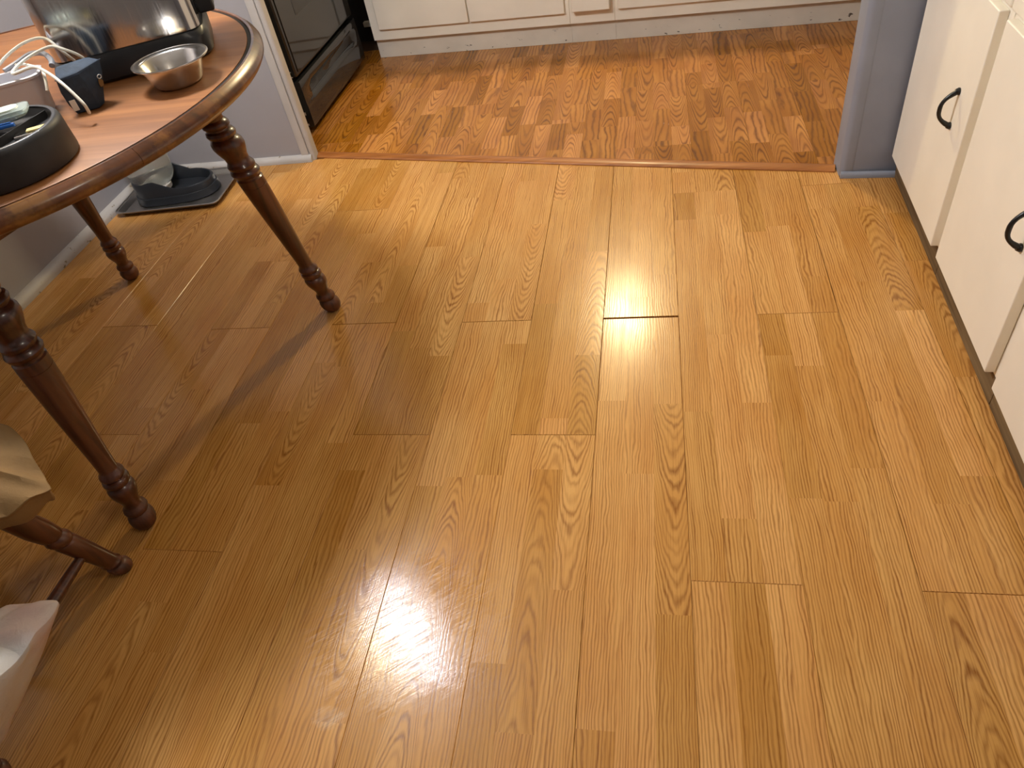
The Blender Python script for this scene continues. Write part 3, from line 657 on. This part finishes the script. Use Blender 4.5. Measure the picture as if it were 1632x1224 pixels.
# ------------------------------------------------------------------ chair, cloth, bag
CH = Vector((-1.30, 0.48, 0))
ch = thing('dining_chair', 'dark wooden chair with turned legs at the left edge', 'chair', CH, 0)
prof_c = [(0.0, 0.010), (0.003, 0.015), (0.010, 0.0185), (0.020, 0.0195), (0.027, 0.017), (0.030, 0.0135), (0.034, 0.0155), (0.040, 0.0175), (0.046, 0.0155), (0.05, 0.0155), (0.10, 0.0175), (0.155, 0.0185), (0.160, 0.0165), (0.165, 0.019), (0.173, 0.02), (0.180, 0.0175), (0.184, 0.016), (0.19, 0.0185), (0.22, 0.021), (0.30, 0.019), (0.36, 0.017), (0.41, 0.015)]
prof_c = [(z, r * 1.2) for z, r in prof_c]
tops = {}
for (fx, fy, tx, ty) in ((0.186, 0.215, 0.132, 0.11), (0.186, -0.20, 0.132, -0.12), (-0.196, 0.215, -0.142, 0.11), (-0.196, -0.20, -0.142, -0.12)):
    H_ = 0.412
    sh = Matrix(((1, 0, (tx - fx) / H_, fx), (0, 1, (ty - fy) / H_, fy), (0, 0, 1, 0), (0, 0, 0, 1)))
    lg = MB().lathe(prof_c[5:], 20, sh).build('leg', 'leg_wood', ch, smooth=True)
    MB().lathe(prof_c[:6], 20, sh).build('foot', 'foot_wood', lg, smooth=True)
    tops[(fx > 0, fy > 0)] = sh
P = lambda key, z: tuple(tops[key] @ Vector((0, 0, z)))
for a, b, z in (((True, True), (True, False), 0.105), ((False, True), (False, False), 0.105)):
    p, q = Vector(P(a, z)), Vector(P(b, z)); MB().tube([p.lerp(q, k / 6) for k in range(7)], [0.009, 0.011, 0.0125, 0.013, 0.0125, 0.011, 0.009], 12).build('stretcher', 'leg_wood', ch, smooth=True)
p = (Vector(P((True, True), 0.105)) + Vector(P((True, False), 0.105))) / 2; q = (Vector(P((False, True), 0.105)) + Vector(P((False, False), 0.105))) / 2
MB().tube([p.lerp(q, k / 6) for k in range(7)], [0.008, 0.01, 0.012, 0.013, 0.012, 0.01, 0.008], 12).build('stretcher', 'leg_wood', ch, smooth=True)
MB().loft([lp(0.19, 0.19, 0.06, 0.4125), lp(0.20, 0.20, 0.065, 0.42), lp(0.20, 0.20, 0.065, 0.43), lp(0.19, 0.19, 0.06, 0.436)]).build('seat', 'leg_wood', ch, smooth=True)
for s in (-1, 1): MB().tube([(s * 0.17, -0.17, 0.434), (s * 0.175, -0.20, 0.6), (s * 0.18, -0.25, 0.90)], [0.015, 0.017, 0.013], 12).build('back_post', 'leg_wood', ch, smooth=True)
for k in range(4): MB().tube([(-0.09 + 0.06 * k, -0.17, 0.434), (-0.092 + 0.061 * k, -0.205, 0.62), (-0.095 + 0.063 * k, -0.238, 0.84)], [0.007, 0.009, 0.007], 8).build('spindle', 'leg_wood', ch, smooth=True)
MB().loft([[(x, -0.24 - 0.02 * math.cos(x * 7) - dy, z) for x, dy, z in ((-0.2 + 0.04 * k, 0, 0.84), ) for _ in (0,)] + [(-0.2 + 0.04 * k, -0.262 - 0.02 * math.cos((-0.2 + 0.04 * k) * 7), 0.84), (-0.2 + 0.04 * k, -0.275 - 0.02 * math.cos((-0.2 + 0.04 * k) * 7), 0.92), (-0.2 + 0.04 * k, -0.253 - 0.02 * math.cos((-0.2 + 0.04 * k) * 7), 0.92)] for k in range(11)]).build('crest_rail', 'leg_wood', ch, smooth=True)
# tan cloth sack lying on the seat, corner poking out to the right
def sack():
    out = [(-0.895, 0.560), (-0.935, 0.592), (-1.0, 0.648), (-1.09, 0.672), (-1.30, 0.68), (-1.43, 0.62), (-1.44, 0.48), (-1.36, 0.40), (-1.15, 0.415), (-1.02, 0.46), (-0.935, 0.508)]
    P_ = spline([(x, y, 0) for x, y in out + [out[0]]], 4)[:-1]
    c = Vector((-1.2, 0.55, 0)); loops = []
    for k, z in ((0.75, 0.437), (0.90, 0.440), (0.965, 0.452), (0.975, 0.470), (0.98, 0.482), (1.0, 0.486), (1.0, 0.488), (0.97, 0.491), (0.9, 0.500), (0.7, 0.512), (0.4, 0.520), (0.12, 0.522)):
        L_ = []
        for i, p in enumerate(P_):
            q = c + (p - c) * k; wob = 0.007 * math.sin(i * 1.9 + z * 60) + 0.005 * math.sin(i * 0.7 + k * 9)
            tip = max(0.0, min(1.0, (q.x + 1.07) / 0.15))
            L_.append((q.x, q.y, z + 0.012 + wob * min(1, k) - 0.045 * tip))
        loops.append(L_)
    return MB().loft(loops)
tag(sack().build('cloth_sack', 'tan', smooth=True, subsurf=1), 'crumpled tan cloth sack on the chair seat', 'sack')
# white plastic bag hanging beside the chair
def bag():
    spec = [(0.128, (-1.045, 0.362), (-1.045, 0.255), (-1.078, 0.255), (-1.080, 0.35)), (0.135, (-1.037, 0.370), (-1.034, 0.24), (-1.088, 0.24), (-1.092, 0.36)),
            (0.16, (-1.017, 0.384), (-1.02, 0.235), (-1.085, 0.235), (-1.088, 0.375)), (0.22, (-0.966, 0.412), (-0.985, 0.24), (-1.07, 0.24), (-1.075, 0.40)),
            (0.26, (-0.938, 0.436), (-0.965, 0.27), (-1.06, 0.26), (-1.06, 0.415)), (0.29, (-0.918, 0.456), (-0.950, 0.29), (-1.045, 0.28), (-1.045, 0.425)),
            (0.300, (-0.911, 0.463), (-0.948, 0.30), (-1.04, 0.29), (-1.04, 0.43)), (0.308, (-0.925, 0.452), (-0.965, 0.32), (-1.03, 0.31), (-1.03, 0.425)), (0.316, (-0.965, 0.43), (-0.985, 0.34), (-1.02, 0.33), (-1.02, 0.41))]
    loops = []
    for z, *pp in spec:
        L_ = []
        for i in range(4):
            a_ = Vector((*pp[i], z)); b_ = Vector((*pp[(i + 1) % 4], z)); n_ = Vector(((b_ - a_).y, -(b_ - a_).x, 0)) * -1
            for j in range(9):
                t_ = j / 9
                bulge = 0.06 * math.sin(PI * t_) + 0.02 * math.sin(t_ * 23 + z * 55 + i) * math.sin(PI * t_)
                L_.append(a_.lerp(b_, t_) + n_ * bulge + Vector((0, 0, 0.006 * math.sin(t_ * 14 + i * 2 + z * 30) * math.sin(PI * t_))))
        loops.append(L_)
    return MB().loft(loops)
bg = thing('plastic_bag', 'white plastic carrier bag hanging at the lower left corner', 'bag', (0, 0, 0))
bb = bag().build('body', 'bag', bg, smooth=True, subsurf=1)
